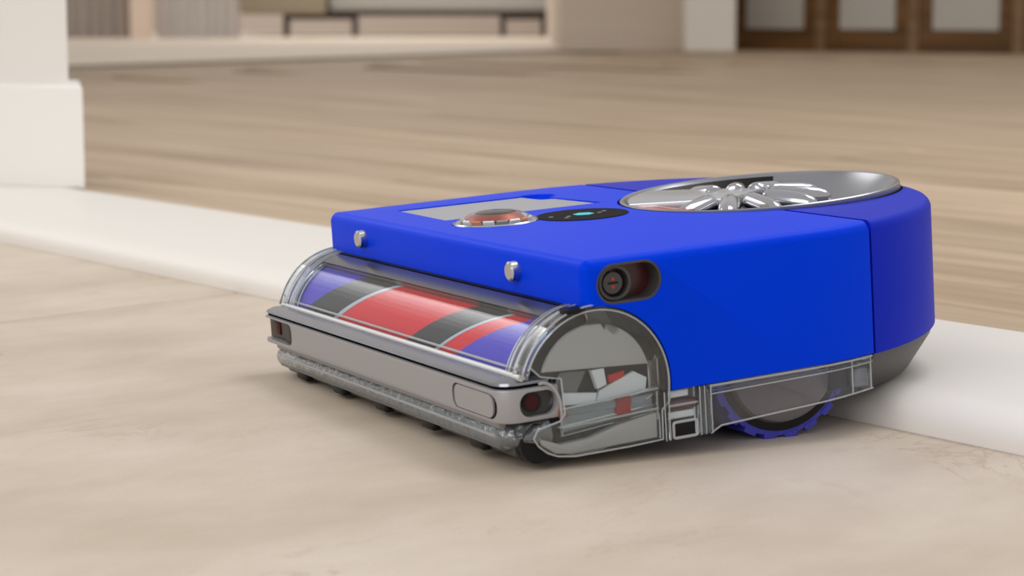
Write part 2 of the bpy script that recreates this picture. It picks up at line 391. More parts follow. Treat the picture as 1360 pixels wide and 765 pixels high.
# beige wall block and pale pilaster
bm = B(); box(bm, 0.225, 0.79, 9.86, 17, 0, 2.7)
tag(link('wall_partition', bm, BEIGE, None, 1, 0), 'beige partition wall between far room and wooden cabinets', 'wall', kind='structure')
bm = B(); box(bm, 0.222, 0.79, 9.835, 9.86, HZ, 0.125, 0.004, 1)
tag(link('baseboard_partition', bm, BEIGE, None, 1, 0), 'beige skirting board along the partition wall', 'skirting board', kind='structure')
bm = B(); box(bm, 0.775, 1.0, 9.62, 10.4, HZ, 2.7, 0.01, 2)
tag(link('trim_2', bm, PILW, None, 1, 0), 'pale square pilaster beside the wooden cabinets', 'pilaster', kind='structure')
bm = B(); box(bm, 0.8, 10, 10.9, 11.1, 0, 2.7)
tag(link('wall_right', bm, BEIGE, None, 1, 0), 'beige wall behind the wooden glazed cabinets', 'wall', kind='structure')

# ------------------------------------------------------------------ far furniture
def group_empty(name, loc, rz, label, cat, group=None):
    e = bpy.data.objects.new(name, None); COL.objects.link(e); e.location = loc; e.rotation_euler = (0, 0, rz); e.empty_display_size = 0.1
    return tag(e, label, cat, group)
def W1(name, fn, m, parent, smooth=35):
    bm = B(); fn(bm); return link(name, bm, m, parent, 1, smooth)
PANE = mat('cabinet_pane', srgb(186, 180, 172), 0.25, spec=0.4)
cdir = Vector((0.768, -0.641, 0)); c0 = Vector((1.05, 10.2, HZ)); crz = math.atan2(cdir.y, cdir.x)
for k, (a0, a1, lab) in enumerate(((0.008, 0.446, 'brown wooden cabinet with pale panel door, nearest the pale pilaster'),
                                   (0.515, 0.923, 'brown wooden cabinet with pale panel door, second from the pilaster'),
                                   (0.990, 1.434, 'brown wooden cabinet with pale panel door, third from the pilaster'),
                                   (1.50, 1.95, 'brown wooden cabinet cut off by the right edge of the picture'))):
    w = a1-a0
    cb = group_empty('wooden_cabinet', c0 + cdir*a0, crz, lab, 'cabinet', 'wooden cabinets at the far wall')
    W1('carcass', lambda bm: box(bm, 0, w, 0.02, 0.40, 0, 1.1), CABW, cb)
    dr = W1('door', lambda bm: (box(bm, 0.0, 0.058, -0.005, 0.02, 0, 1.08, 0.003, 1), box(bm, w-0.058, w, -0.005, 0.02, 0, 1.08, 0.003, 1), box(bm, 0.058, w-0.055, -0.005, 0.02, 0, 0.10, 0.003, 1), box(bm, 0.058, w-0.055, -0.005, 0.02, 1.0, 1.08, 0.003, 1)), CABW, cb)
    W1('pane', lambda bm: box(bm, 0.058, w-0.058, 0.004, 0.012, 0.10, 1.0), PANE, dr)
    W1('top_board', lambda bm: box(bm, 0, w, -0.012, 0.41, 1.1, 1.13, 0.004, 1), CABW, cb)
    W1('corner_post', lambda bm: box(bm, w+0.001, w+0.06, 0.002, 0.38, 0, 1.1), POSTW, cb)

SOFA = mat('light_grey_fabric', srgb(172, 172, 170), 0.9); SOFA2 = mat('olive_grey_fabric', srgb(150, 142, 124), 0.9); LEGD = mat('dark_brown_leg', srgb(58, 48, 42), 0.5)
sf = group_empty('sofa', (-1.2, 14.1, HZ), 0, 'long light grey sofa on dark sled legs in the far room', 'sofa')
W1('seat_base', lambda bm: box(bm, 0, 1.75, 0, 0.85, 0.175, 0.34, 0.03, 3), SOFA, sf)
W1('rail', lambda bm: box(bm, 0.02, 1.73, 0.03, 0.8, 0.14, 0.175), LEGD, sf)
W1('cushion', lambda bm: box(bm, 0.02, 0.86, -0.01, 0.62, 0.34, 0.46, 0.04, 3), SOFA, sf)
W1('cushion', lambda bm: box(bm, 0.88, 1.73, -0.01, 0.62, 0.34, 0.46, 0.04, 3), SOFA, sf)
W1('backrest', lambda bm: box(bm, 0, 1.75, 0.62, 0.88, 0.34, 0.82, 0.05, 3), SOFA, sf)
W1('chaise', lambda bm: box(bm, -0.57, -0.01, -0.12, 0.85, 0.15, 0.44, 0.03, 3), SOFA2, sf)
for x0, x1 in ((-0.30, 0.19), (1.12, 1.43)):
    lg = W1('leg_frame', lambda bm: box(bm, x0, x1, 0.04, 0.08, 0.115, 0.15), LEGD, sf)
    for x in (x0, x1-0.04):
        W1('leg', lambda bm: box(bm, x, x+0.04, 0.04, 0.08, 0, 0.12), LEGD, lg)

CURT = mat('taupe_curtain', srgb(176, 164, 156), 0.9); CURT2 = mat('pale_grey_curtain', srgb(206, 200, 196), 0.9); POSTP = mat('peach_post', srgb(232, 212, 194), 0.6)
def curtain(x0, x1, y, m, lab):
    n = 60; bm = B(); R0 = []; R1 = []
    for i in range(n+1):
        x = x0 + (x1-x0)*i/n; dy = 0.016*math.sin(i*0.9) + 0.006*math.sin(i*2.3)
        R0.append((x, y+dy)); R1.append((x, y+dy+0.006))
    prism(bm, R0 + R1[::-1], 'z', HZ+0.012, 2.3)
    return tag(link('curtain', bm, m, None, 1, 50), lab, 'curtain', 'curtains at the far left')
curtain(-2.95, -2.30, 13.05, CURT, 'taupe floor-length curtain left of the peach post')
curtain(-2.14, -1.64, 13.0, CURT2, 'pale grey floor-length curtain right of the peach post')
bm = B(); box(bm, -2.285, -2.165, 12.9, 13.0, HZ, 2.6, 0.006, 1)
tag(link('trim_3', bm, POSTP, None, 1, 0), 'peach white post between the two far curtains', 'post', kind='structure')

# ------------------------------------------------------------------ the robot vacuum
rob = bpy.data.objects.new('robot_vacuum', None); COL.objects.link(rob); rob.empty_display_size = 0.05
rob.location = (-0.0328, 1.1438, 0); rob.rotation_euler = (0.0661, -0.0127, -1.1038)
tag(rob, 'blue robot vacuum with clear brush cover and silver cyclone lid, tipped over the threshold', 'robot vacuum')

HT = 96.9; ZB = 28.8; CY, CZ, CR = 4.5, 34.0, 40.0      # height, shell bottom, brush housing axis and radius
RC, RY_ = 160.0, 125.0                                  # rear radius and centre
def arcpts(r, a0, a1, n, cy=RY_): return [(r*math.cos(a0+(a1-a0)*i/n), cy+r*math.sin(a0+(a1-a0)*i/n)) for i in range(n+1)]
def xcyl(r, cy, cz, x0, x1, n=96):
    bm = B(); cyl(bm, (x0, cy, cz), (x1, cy, cz), r, n=n); return bm
def zcyl(r, cx, cy, z0, z1, n=96):
    bm = B(); cyl(bm, (cx, cy, z0), (cx, cy, z1), r, n=n); return bm
DC = (0, 204.0)

# front shell
def dring(d, rc=5.0, ys=169.2):
    r = max(rc-d, 0.4); R_ = RC-d; ye = ys-min(d, 0.8)
    p = [(RC-d-r + r*math.sin(PI/2*i/5), d + r - r*math.cos(PI/2*i/5)) for i in range(6)]
    t1 = math.asin((ye-RY_)/R_)
    p += [(R_*math.cos(t1*i/14), RY_ + R_*math.sin(t1*i/14)) for i in range(15)]
    return p + [(-x, y) for x, y in p][::-1]
def rring(d, ys=170.8):
    R_ = RC-d; t = math.asin((ys+min(d, 0.8)-RY_)/R_)
    return [(R_*math.cos(t+(PI-2*t)*i/60), RY_ + R_*math.sin(t+(PI-2*t)*i/60)) for i in range(61)]
BEV = [(0, HT-4.8), (0.35, HT-3.6), (1.1, HT-2.1), (2.4, HT-0.8), (3.8, HT-0.15), (5.2, HT)]
def loft(bm, rings):
    V = [[bm.verts.new((x, y, z)) for x, y in P] for P, z in rings]; n = len(V[0])
    for A, Bq in zip(V, V[1:]):
        for i in range(n): bm.faces.new((A[i], A[(i+1) % n], Bq[(i+1) % n], Bq[i]))
    bm.faces.new(V[0][::-1]); bm.faces.new(V[-1])
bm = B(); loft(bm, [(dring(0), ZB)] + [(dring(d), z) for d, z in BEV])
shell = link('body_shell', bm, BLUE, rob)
shell['_m'] = BLUE
bm_panel = B(); prism(bm_panel, [(-127, 31), (-54, 29), (-50, 128), (-124, 119)], 'z', HT-2.2, HT+5)
bm_pill = B(); prism(bm_pill, rrect(36, 19.6, 9.7, 8, (24.8, 84.3)), 'x', 146, 175)
bm_notch = B(); lathe(bm_notch, [(0, -2.6), (11, -2.6), (13, 3), (0, 3)], (-116, 119, HT), 24)
cut(shell, [xcyl(CR+0.8, CY, CZ, -200, 200), zcyl(82, DC[0], DC[1], 70, 130), bm_panel, bm_pill, zcyl(25, -24, 46, HT-5, 130, 48), bm_notch])
del shell['_m']
# rear shell
s2 = math.asin((170.8-RY_)/RC)
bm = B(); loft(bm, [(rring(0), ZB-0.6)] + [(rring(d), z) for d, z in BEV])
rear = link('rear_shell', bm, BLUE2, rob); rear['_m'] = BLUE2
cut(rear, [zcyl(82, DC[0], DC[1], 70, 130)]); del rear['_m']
tag(rear, 'blue rounded rear housing behind the seam')
# seam filler and grey skirt under the rear shell
def f(bm):
    prism(bm, [(-150, 160), (150, 160), (150, 176), (-150, 176)], 'z', 30, HT-5)
M1('seam_strip', f, BLACK, rob)
bm = B(); top = arcpts(158.6, s2, PI-s2, 48); bot = arcpts(146, s2+0.03, PI-s2-0.03, 48); mid = arcpts(157.5, s2, PI-s2, 48)
V = [[bm.verts.new((x, y, z)) for x, y in P] for P, z in ((top, ZB-0.8), (mid, ZB-5), (bot, 6.8))]
for A, Bq in zip(V, V[1:]):
    for i in range(48): bm.faces.new((A[i], A[i+1], Bq[i+1], Bq[i]))
bm.faces.new(V[2]); bm.faces.new(V[0][::-1])
bm.faces.new((V[0][0], V[1][0], V[2][0], V[2][-1], V[1][-1], V[0][-1]))
link('rear_skirt', bm, DGREY, rob, smooth=25)
def f(bm):
    prism(bm, [(-112, 45), (112, 45), (112, 172), (-112, 172)], 'z', 13, ZB-0.2)
    prism(bm, [(-150, 160), (150, 160), (144, 172), (-144, 172)], 'z', 15, ZB-0.3)
M1('underbody', f, DGREY, rob, 0)
def f(bm):   # small rear caster that rides on the threshold
    cyl(bm, (-8, 235, 11), (8, 235, 11), 9.5, n=24)
M1('caster', f, BLACK, rob)

# studs on the front
for x, z in ((-104.9, 85.6), (90.7, 86.0)):
    def f(bm):
        R_ = Matrix.Translation((x, 0, z)) @ Matrix.Rotation(PI/2, 4, 'X')
        b2 = B(); lathe(b2, [(0, 5.0), (4.0, 5.0), (5.0, 4.3), (5.2, 0), (0, 0)], n=32); bmesh.ops.transform(b2, matrix=R_, verts=b2.verts)
        me = bpy.data.meshes.new('t'); b2.to_mesh(me); bm.from_mesh(me); b2.free(); bpy.data.meshes.remove(me)
    M1('bumper_stud', f, CHROME, rob)
# top panel
def f(bm): prism(bm, [(-125.6, 32.2), (-55, 30.4), (-51.5, 126), (-98, 121.5), (-100, 114), (-122, 112)], 'z', HT-2.1, HT-0.5, 0.4, 1, 'b')
tag(M1('top_panel', f, PANEL, rob), 'satin silver inlaid panel on the top')
# camera dome on the top
dome = M1('camera_dome', lambda bm: lathe(bm, [(24.4, -1.2), (24.6, 0.2), (23, 0.7), (14.5, 4.6), (11, 5.6), (0, 6.2)], (-24, 46, HT), 56), CLEAR2, rob)
tag(dome, 'low clear camera dome with copper ring')
M1('copper_ring', lambda bm: lathe(bm, [(16.2, 1.9), (13.8, 3.9), (11.6, 4.9), (10.5, 4.5), (14, 0.2)], (-24, 46, HT), 48), COPPER, dome)
M1('lens_cap', lambda bm: lathe(bm, [(11.6, 4.9), (10.4, 5.3), (0, 5.8)], (-24, 46, HT), 48), MATTE, dome)
M1('reflector', lambda bm: lathe(bm, [(23.6, -0.6), (22.6, 0.5), (17.2, 0.8), (16.5, -3)], (-24, 46, HT), 48), CHROME, dome)
for k in range(16):
    a = 2*PI*(k+0.3)/16
    def f(bm):
        M_ = Matrix.Translation((-24+18.7*math.cos(a), 46+18.7*math.sin(a), HT+0.9)) @ Matrix.Rotation(a, 4, 'Z') @ Matrix.Rotation(0.62, 4, 'Y')
        bmesh.ops.create_cube(bm, size=1, matrix=M_ @ Matrix.Diagonal((1.2, 6.2, 3.2, 1)))
    M1('facet', f, (WHITEP, ORANGE, WHITEP, MGREY)[k % 4], dome, 0)
# oval control panel
def ell(bm, cx, cy, a, b, z0, z1, n=48): prism(bm, [(cx+a*math.cos(2*PI*i/n), cy+b*math.sin(2*PI*i/n)) for i in range(n)], 'z', z0, z1, 0.3, 1, 'b')
cp = M1('control_panel', lambda bm: ell(bm, -5.5, 90.5, 26, 26, HT-1, HT+0.5), mat('panel_black', srgb(36, 35, 36), 0.6, spec=0.02), rob)
tag(cp, 'round black touch control panel with a teal display')
M1('display_icon', lambda bm: ell(bm, -5.5, 91.5, 6.2, 6.2, HT, HT+0.62, 6), TEAL, cp)
for dx, dy in ((-3, -18), (3, -10), (-2, 15), (2, 10), (8, -14)):
    M1('touch_icon', lambda bm: ell(bm, -5.5+dx, 90.5+dy, 1.6, 1.6, HT, HT+0.6, 16), ICON, cp)

# side camera in its pill-shaped recess
sc = M1('side_camera', lambda bm: ring_prism(bm, rrect(36, 19.6, 9.7, 8, (24.8, 84.3)), rrect(33.6, 17.2, 8.5, 8, (24.8, 84.3)), 'x', 147, 159.6), DGREY, rob)
tag(sc, 'black recessed pill-shaped camera window')
def f(bm): prism(bm, rrect(34.4, 18, 8.9, 8, (24.8, 84.3)), 'x', 147, 150)
M1('recess_floor', f, mat('recess_red_reflection', srgb(70, 24, 24), 0.3), sc)  # red reflection inside the recess is put into the floor colour
def f(bm): ring_prism(bm, rrect(17.5, 16.6, 8.2, 8, (18.6, 84.3)), rrect(14.6, 13.8, 6.8, 8, (18.6, 84.3)), 'x', 150, 157)
M1('lens_collar', f, DGREY, sc)
M1('lens_barrel', lambda bm: cyl(bm, (149, 17.6, 84.3), (156.6, 17.6, 84.3), 5.2, n=32), mat('lens_grey', srgb(58, 58, 60), 0.35), sc)
M1('lens_bar', lambda bm: box(bm, 156.4, 156.9, 15, 20.4, 83.9, 84.8), BLACK, sc)
for dz in (-1.9, 1.9):
    M1('indicator', lambda bm: cyl(bm, (156.2, 17.7, 84.3+dz), (156.8, 17.7, 84.3+dz), 0.8, n=12), RED, sc)

# brush roller with wound strips
RR, RYC, RZC = 33.0, 2.0, 36.0
roll = M1('brush_roller', lambda bm: cyl(bm, (-149, RYC, RZC), (149, RYC, RZC), RR-3, n=48), DGREY, rob)
tag(roll, 'spirally striped violet, red and black brush roller')
def hel(name, p0, p1, m, r):
    def f(bm):
        nx, na = 90, max(2, int((p1-p0)/5)); g = []
        for i in range(nx+1):
            x = -146 + 292*i/nx
            row = []
            for rr in (r, RR-4):
                for j in range(na+1):
                    ph = p0 + (p1-p0)*j/na                       # phase = x - 1.0*(theta-20)
                    t = rad(20 + (x-ph)/1.0)
                    row.append(bm.verts.new((x, RYC-rr*math.cos(t), RZC+rr*math.sin(t))))
            g.append(row)
        n1 = na+1
        for A, Bq in zip(g, g[1:]):
            for j in range(na):
                bm.faces.new((A[j], A[j+1], Bq[j+1], Bq[j])); bm.faces.new((A[n1+j], Bq[n1+j], Bq[n1+j+1], A[n1+j+1]))
            bm.faces.new((A[0], Bq[0], Bq[n1], A[n1])); bm.faces.new((A[na], A[n1+na], Bq[n1+na], Bq[na]))
        for row in (g[0], g[-1]):
            for j in range(na): bm.faces.new((row[j], row[n1+j], row[n1+j+1], row[j+1]))
    return M1(name, f, m, roll, 50)
hel('felt_strip', 78, 235, FELTP, RR); hel('bristle_strip', 235, 276, BRISTLE, RR+0.6); hel('filament_strip', 276, 282, PALE, RR+0.2)
hel('felt_strip', 282, 380, FELTR, RR); hel('bristle_strip', 380, 414, BRISTLE, RR+0.6); hel('filament_strip', 414, 418, PALE, RR+0.2); hel('felt_strip', 418, 438, FELTR, RR)
for s in (-1, 1):
    M1('end_disc', lambda bm: cyl(bm, (s*146.5, RYC, RZC), (s*150, RYC, RZC), 34, n=48), MGREY, roll)
# housing behind the roller
M1('brush_housing', lambda bm: arc_sheet(bm, CY, CZ, CR+0.4, 1.5, rad(92), rad(205), -159, 159, 40), DGREY, rob)

# clear brush cover, its grey lip and ribs
cov = M1('brush_cover', lambda bm: arc_sheet(bm, CY, CZ, CR, 1.6, rad(15), rad(94), -156, 156, 40), CLEAR, rob)
tag(cov, 'curved clear plastic cover over the brush roller')
M1('cover_lip', lambda bm: arc_sheet(bm, CY, CZ, CR+0.6, 3.2, rad(64), rad(79), -146, 147, 10), LIP, cov)
M1('cover_seal', lambda bm: arc_sheet(bm, CY, CZ, CR+0.9, 3, rad(80.5), rad(88), -150, 152, 6), BLACK, cov)
for s in (-1, 1):
    for x0, x1, rr in ((150.5, 159.5, 41.6), (144.5, 149, 41.0), (140.6, 143, 40.6)):
        M1('cover_rib', lambda bm: arc_sheet(bm, CY, CZ, rr, 3.2, rad(16), rad(100), min(s*x0, s*x1), max(s*x0, s*x1), 32), GLASS, cov)
        for xe in (x0, x1):
            def f(bm):
                tube(bm, [(s*xe, CY-(rr)*math.cos(rad(16+84*i/30)), CZ+(rr)*math.sin(rad(16+84*i/30))) for i in range(31)], 0.5, 6)
            M1('rib_edge', f, EDGE, cov)
def f(bm): tube(bm, [(-156, -34.4, 45.4), (157, -34.4, 45.6)], 1.6, 10)
M1('cover_edge', f, EDGE_GLINT, cov)
def f(bm): tube(bm, [(-154, -32.6, 48.6), (155, -32.6, 48.6)], 0.7, 8)
M1('cover_edge', f, EDGE, cov)

# end caps of the brush housing, near and far
cap_out = [(43.4, 29.0)] + [(CY+39.2*math.cos(rad(a)), CZ+39.2*math.sin(rad(a))) for a in range(0, 156, 5)] + [(-26, 45.5), (-15, 43), (-14, 26), (-17, 22.8), (-29, 20.5), (-31.4, 16.5), (-29, 12.5), (-24.5, 8.6), (-19, 6.2), (-10, 4.8), (20, 4.8), (38.6, 5.4), (39, 20), (43.4, 24)]
for s in (1, -1):
    X = lambda a, b: (min(s*a, s*b), max(s*a, s*b))
    cap = M1('end_cap', lambda bm: prism(bm, cap_out, 'x', *X(158.4, 160)), CLEAR2, rob)
    M1('cap_rim', lambda bm: tube(bm, [(s*160, y, z) for y, z in cap_out], 0.45, 8, True), EDGE, cap)
    M1('inner_wall', lambda bm: prism(bm, [(CY+(p[0]-CY)*0.97, CZ+(p[1]-CZ)*0.97) for p in cap_out], 'x', *X(150.5, 152)), mat('inner_wall_grey', srgb(38, 39, 41), 0.4, spec=0.2), cap)
    hd = [(6.8+29.6*math.cos(rad(a)), 36.8+29.6*math.sin(rad(a))) for a in range(13, 78, 4)] + [(13, 63.0), (11, 66.6)] + [(6.8+30*math.cos(rad(a)), 36.8+30*math.sin(rad(a))) for a in range(84, 164, 4)]
    M1('gear_cover', lambda bm: prism(bm, [(y-1.6, z-0.4) for y, z in hd], 'x', *X(154.5, 157.4), 0.6, 2), mat('pale_grey_plastic', srgb(172, 169, 166), 0.45), cap)
    M1('lower_tray', lambda bm: prism(bm, [(-27, 15.5), (-26, 12), (-19, 7.0), (-10, 5.6), (37, 6.2), (37.4, 19), (15, 15.5), (0, 11.5), (-16, 11)], 'x', *X(152, 157.6), 0.8, 2), MATS['pale_grey_plastic'], cap)
    if s == 1:
        for nm, m, pl, x0, x1 in (
            ('motor_block', WHITEP, [(-13, 29), (5, 27.4), (6, 32.5), (-12, 35)], 153, 156),
            ('motor_block', WHITEP, [(5.5, 28.2), (33, 30), (34, 36), (27, 40), (8, 33.5)], 153, 155.5),
            ('motor_block', WHITEP, [(3, 44), (10, 44.2), (11, 36), (6, 34.5)], 153.5, 157),
            ('motor_block', mat('smoke_grey', srgb(98, 102, 104), 0.3, coat=0.4), [(-20, 30), (-6, 30), (2, 44), (-12, 45)], 152, 154),
            ('motor_block', mat('pale_blue_grey', srgb(158, 170, 176), 0.3, coat=0.3), [(-13, 16), (37, 20), (37, 27.5), (-13, 27.5)], 152, 154),
            ('red_latch', RED, [(13, 40), (22, 41.2), (22, 37), (13, 36.2)], 153, 155.2),
            ('red_latch', RED, [(16, 19.5), (24, 19.5), (24, 28), (16, 28)], 154, 156),
            ('orange_clip', ORANGE, [(-16.8, 26), (-14.4, 23), (-11, 23.4), (-11.4, 25.4), (-14.6, 31.5)], 155.5, 157),
            ('clear_bracket', GLASS, [(-16, 14.5), (38, 19), (38, 22.5), (-16, 19)], 154.5, 158),
            ('clear_bracket', GLASS, [(-16, 24), (30, 24.6), (38, 28), (38, 31), (22, 28.5), (-16, 27.4)], 154.5, 158),
            ('clear_bracket', GLASS, [(36, 30), (40.5, 30), (40.5, 46), (36, 44)], 153, 157)):
            M1(nm, lambda bm: prism(bm, pl, 'x', x0, x1, 0.3, 1), m, cap)
        def f(bm): tube(bm, [(157.6, -24+9.5*math.cos(rad(a)), 27+15*math.sin(rad(a))) for a in range(100, -20, -8)], 0.9, 8)
        M1('clear_hook', f, EDGE, cap)
        for z0, z1 in ((18.9, 20.6), (27.9, 30.4)):
            M1('bracket_edge', lambda bm: tube(bm, [(158.2, -15, z0), (158.2, 38, z1)], 0.55, 6), EDGE, cap)
        for y in (-15, 37.6):
            M1('bracket_edge', lambda bm: tube(bm, [(157.8, y, 15), (157.8, y, 29)], 0.5, 6), EDGE, cap)
        def f(bm): box(bm, 152, 161, -10, -2, 72.8, 75.4, 0.8, 2)
        M1('cap_latch', f, BLACK, cap)
        def f(bm): prism(bm, [(2, 66), (9, 66), (16, 60), (19, 61), (11, 73), (2, 73.4)], 'x', 153, 158, 0.4, 1)
        M1('clear_bracket', f, GLASS, cap)

# front bumper
def bplan(off, yb=-46.0, xe=157.0, r=11.0, yback=-15.5):
    o = []
    xe -= off; yb += off; r = max(r-off, 1.5)
    for i in range(9):
        a = -PI/2 + PI/2*i/8
        o.append((xe-r+r*math.cos(a), yb+r+r*math.sin(a)))
    o.append((xe, yback))
    return o
def bfull(off, yback):
    a = bplan(off, yback=yback); l = bplan(off, xe=160.5, r=4.5, yback=yback)
    return [(-x, y) for x, y in l][::-1] + a
def ushape(off0, th, yback=-15.5):
    outer = bfull(off0, yback); inner = bfull(off0+th, yback)
    return outer + inner[::-1]
bm = B(); prism(bm, ushape(0, 9), 'z', 24.2, 40.5, 1.0, 2)
bump = link('front_bumper', bm, GREY, rob); bump['_m'] = GREY
c1 = B(); prism(c1, rrect(19.5, 12, 5.6, 8, (-26.2, 32.4)), 'x', 153, 170)
c2 = B(); prism(c2, [(-170, 26.8), (-119, 26.8), (-116.4, 28), (-115, 30.6), (-115, 35.8), (-116.4, 38.4), (-119, 39.4), (-170, 39.4)], 'y', -60, -41.5)
c3 = B(); ring_prism(c3, rrect(47, 12.2, 5, 6, (127.2, 32.2)), rrect(42.0, 11.3, 4.4, 6, (127.2, 32.2)), 'y', -50, -44.3)
cut(bump, [c1, c2, c3]); del bump['_m']
tag(bump, 'metallic grey front bumper bar with sensor windows at its ends')
se = M1('sensor_window', lambda bm: prism(bm, rrect(19, 11.6, 5.4, 8, (-26.2, 32.4)), 'x', 149.5, 154), mat('sensor_floor', srgb(44, 42, 42), 0.4), bump)
M1('sensor_lens', lambda bm: cyl(bm, (153, -28.6, 33), (155, -28.6, 33), 4.9, n=32), LENS, se)
M1('sensor_red_disc', lambda bm: cyl(bm, (154.6, -28.9, 33.2), (155.3, -28.9, 33.2), 3.4, n=24), DRED, se)  # plain dark red disc set in the lens
se = M1('sensor_window', lambda bm: box(bm, -159.4, -116, -42.2, -40, 27.2, 39), LENS, bump)
M1('sensor_lens', lambda bm: box(bm, -153, -142, -43, -41, 29.5, 37, 0.8, 2), DRED, se)
M1('sensor_frame', lambda bm: box(bm, -130, -116, -44.4, -41, 27.4, 38.8, 0.6, 2), mat('sensor_shade', srgb(52, 48, 48), 0.45, spec=0.3), se)
M1('panel_gap', lambda bm: ring_prism(bm, rrect(46.8, 12.1, 5, 6, (127.2, 32.2)), rrect(42.1, 11.4, 4.4, 6, (127.2, 32.2)), 'y', -44.8, -44.0), MATTE, bump)
M1('bumper_gap', lambda bm: prism(bm, ushape(1.8, 6, -18), 'z', 40.2, 42.8), MATTE, rob)
bm = B(); full0 = bfull(0.6, -20); full1 = bfull(8.5, -20)
P4 = [[bm.verts.new((x, y, z)) for x, y in P] for P, z in ((full0, 42.2), ([(x*0.998, y+0.6) for x, y in full0], 43.4), ([(p[0]*.55+q[0]*.45, p[1]*.55+q[1]*.45) for p, q in zip(full0, full1)], 45.0), (full1, 45.6), (full1, 42.2))]
for A, Bq in zip(P4, P4[1:] + P4[:1]):
    for i in range(len(A)-1): bm.faces.new((A[i], A[i+1], Bq[i+1], Bq[i]))
bm.faces.new([P[0] for P in P4]); bm.faces.new([P[-1] for P in P4][::-1])
tag(link('bumper_ledge', bm, mat('polished_grey', srgb(140, 141, 148), 0.2, 0.75), rob, smooth=30), 'polished grey ledge along the top of the bumper')

# clear sole under the bumper, soleplate and feet
M1('soleplate', lambda bm: box(bm, -150, 150, -37, 42, 6.5, 13, 1.5, 2), DGREY, rob)
def f(bm):
    tube(bm, [(-152, -20, 18), (-151, -33, 17), (-146, -38.5, 16.4), (146, -38.5, 16.4), (151, -33, 17), (153, -20, 18)], 6.2, 16)
sole = M1('sole_lip', f, FROST, rob, 60)
tag(sole, 'cloudy clear plastic lip under the bumper')
def f(bm): tube(bm, [(-148, -41.5, 22.6), (148, -41.5, 22.6)], 1.9, 10)
M1('lip_bead', f, MGREY, sole)
def f(bm): tube(bm, [(-146, -44.2, 17.6), (146, -44.2, 17.6)], 0.8, 8)
M1('lip_bead', f, EDGE, sole)
def f(bm): tube(bm, [(-146, -40, 13.0), (146, -40, 13.0)], 3.0, 10)
M1('lip_core', f, mat('slate_core', srgb(96, 100, 104), 0.3, coat=0.4), sole)
for x in (-118, -62, -2, 58, 116):
    M1('sole_foot', lambda bm: box(bm, x-8, x+8, -41, -32, 5.6, 11, 2, 3), BLACK, rob)
M1('front_roller_wheel', lambda bm: cyl(bm, (146, -27, 13), (156.5, -27, 13), 9.6, n=32), BLACK, rob)
def f(bm): box(bm, 150, 157, -38, -22, 16, 23, 2, 3)
M1('sole_corner', f, GLASS, rob)

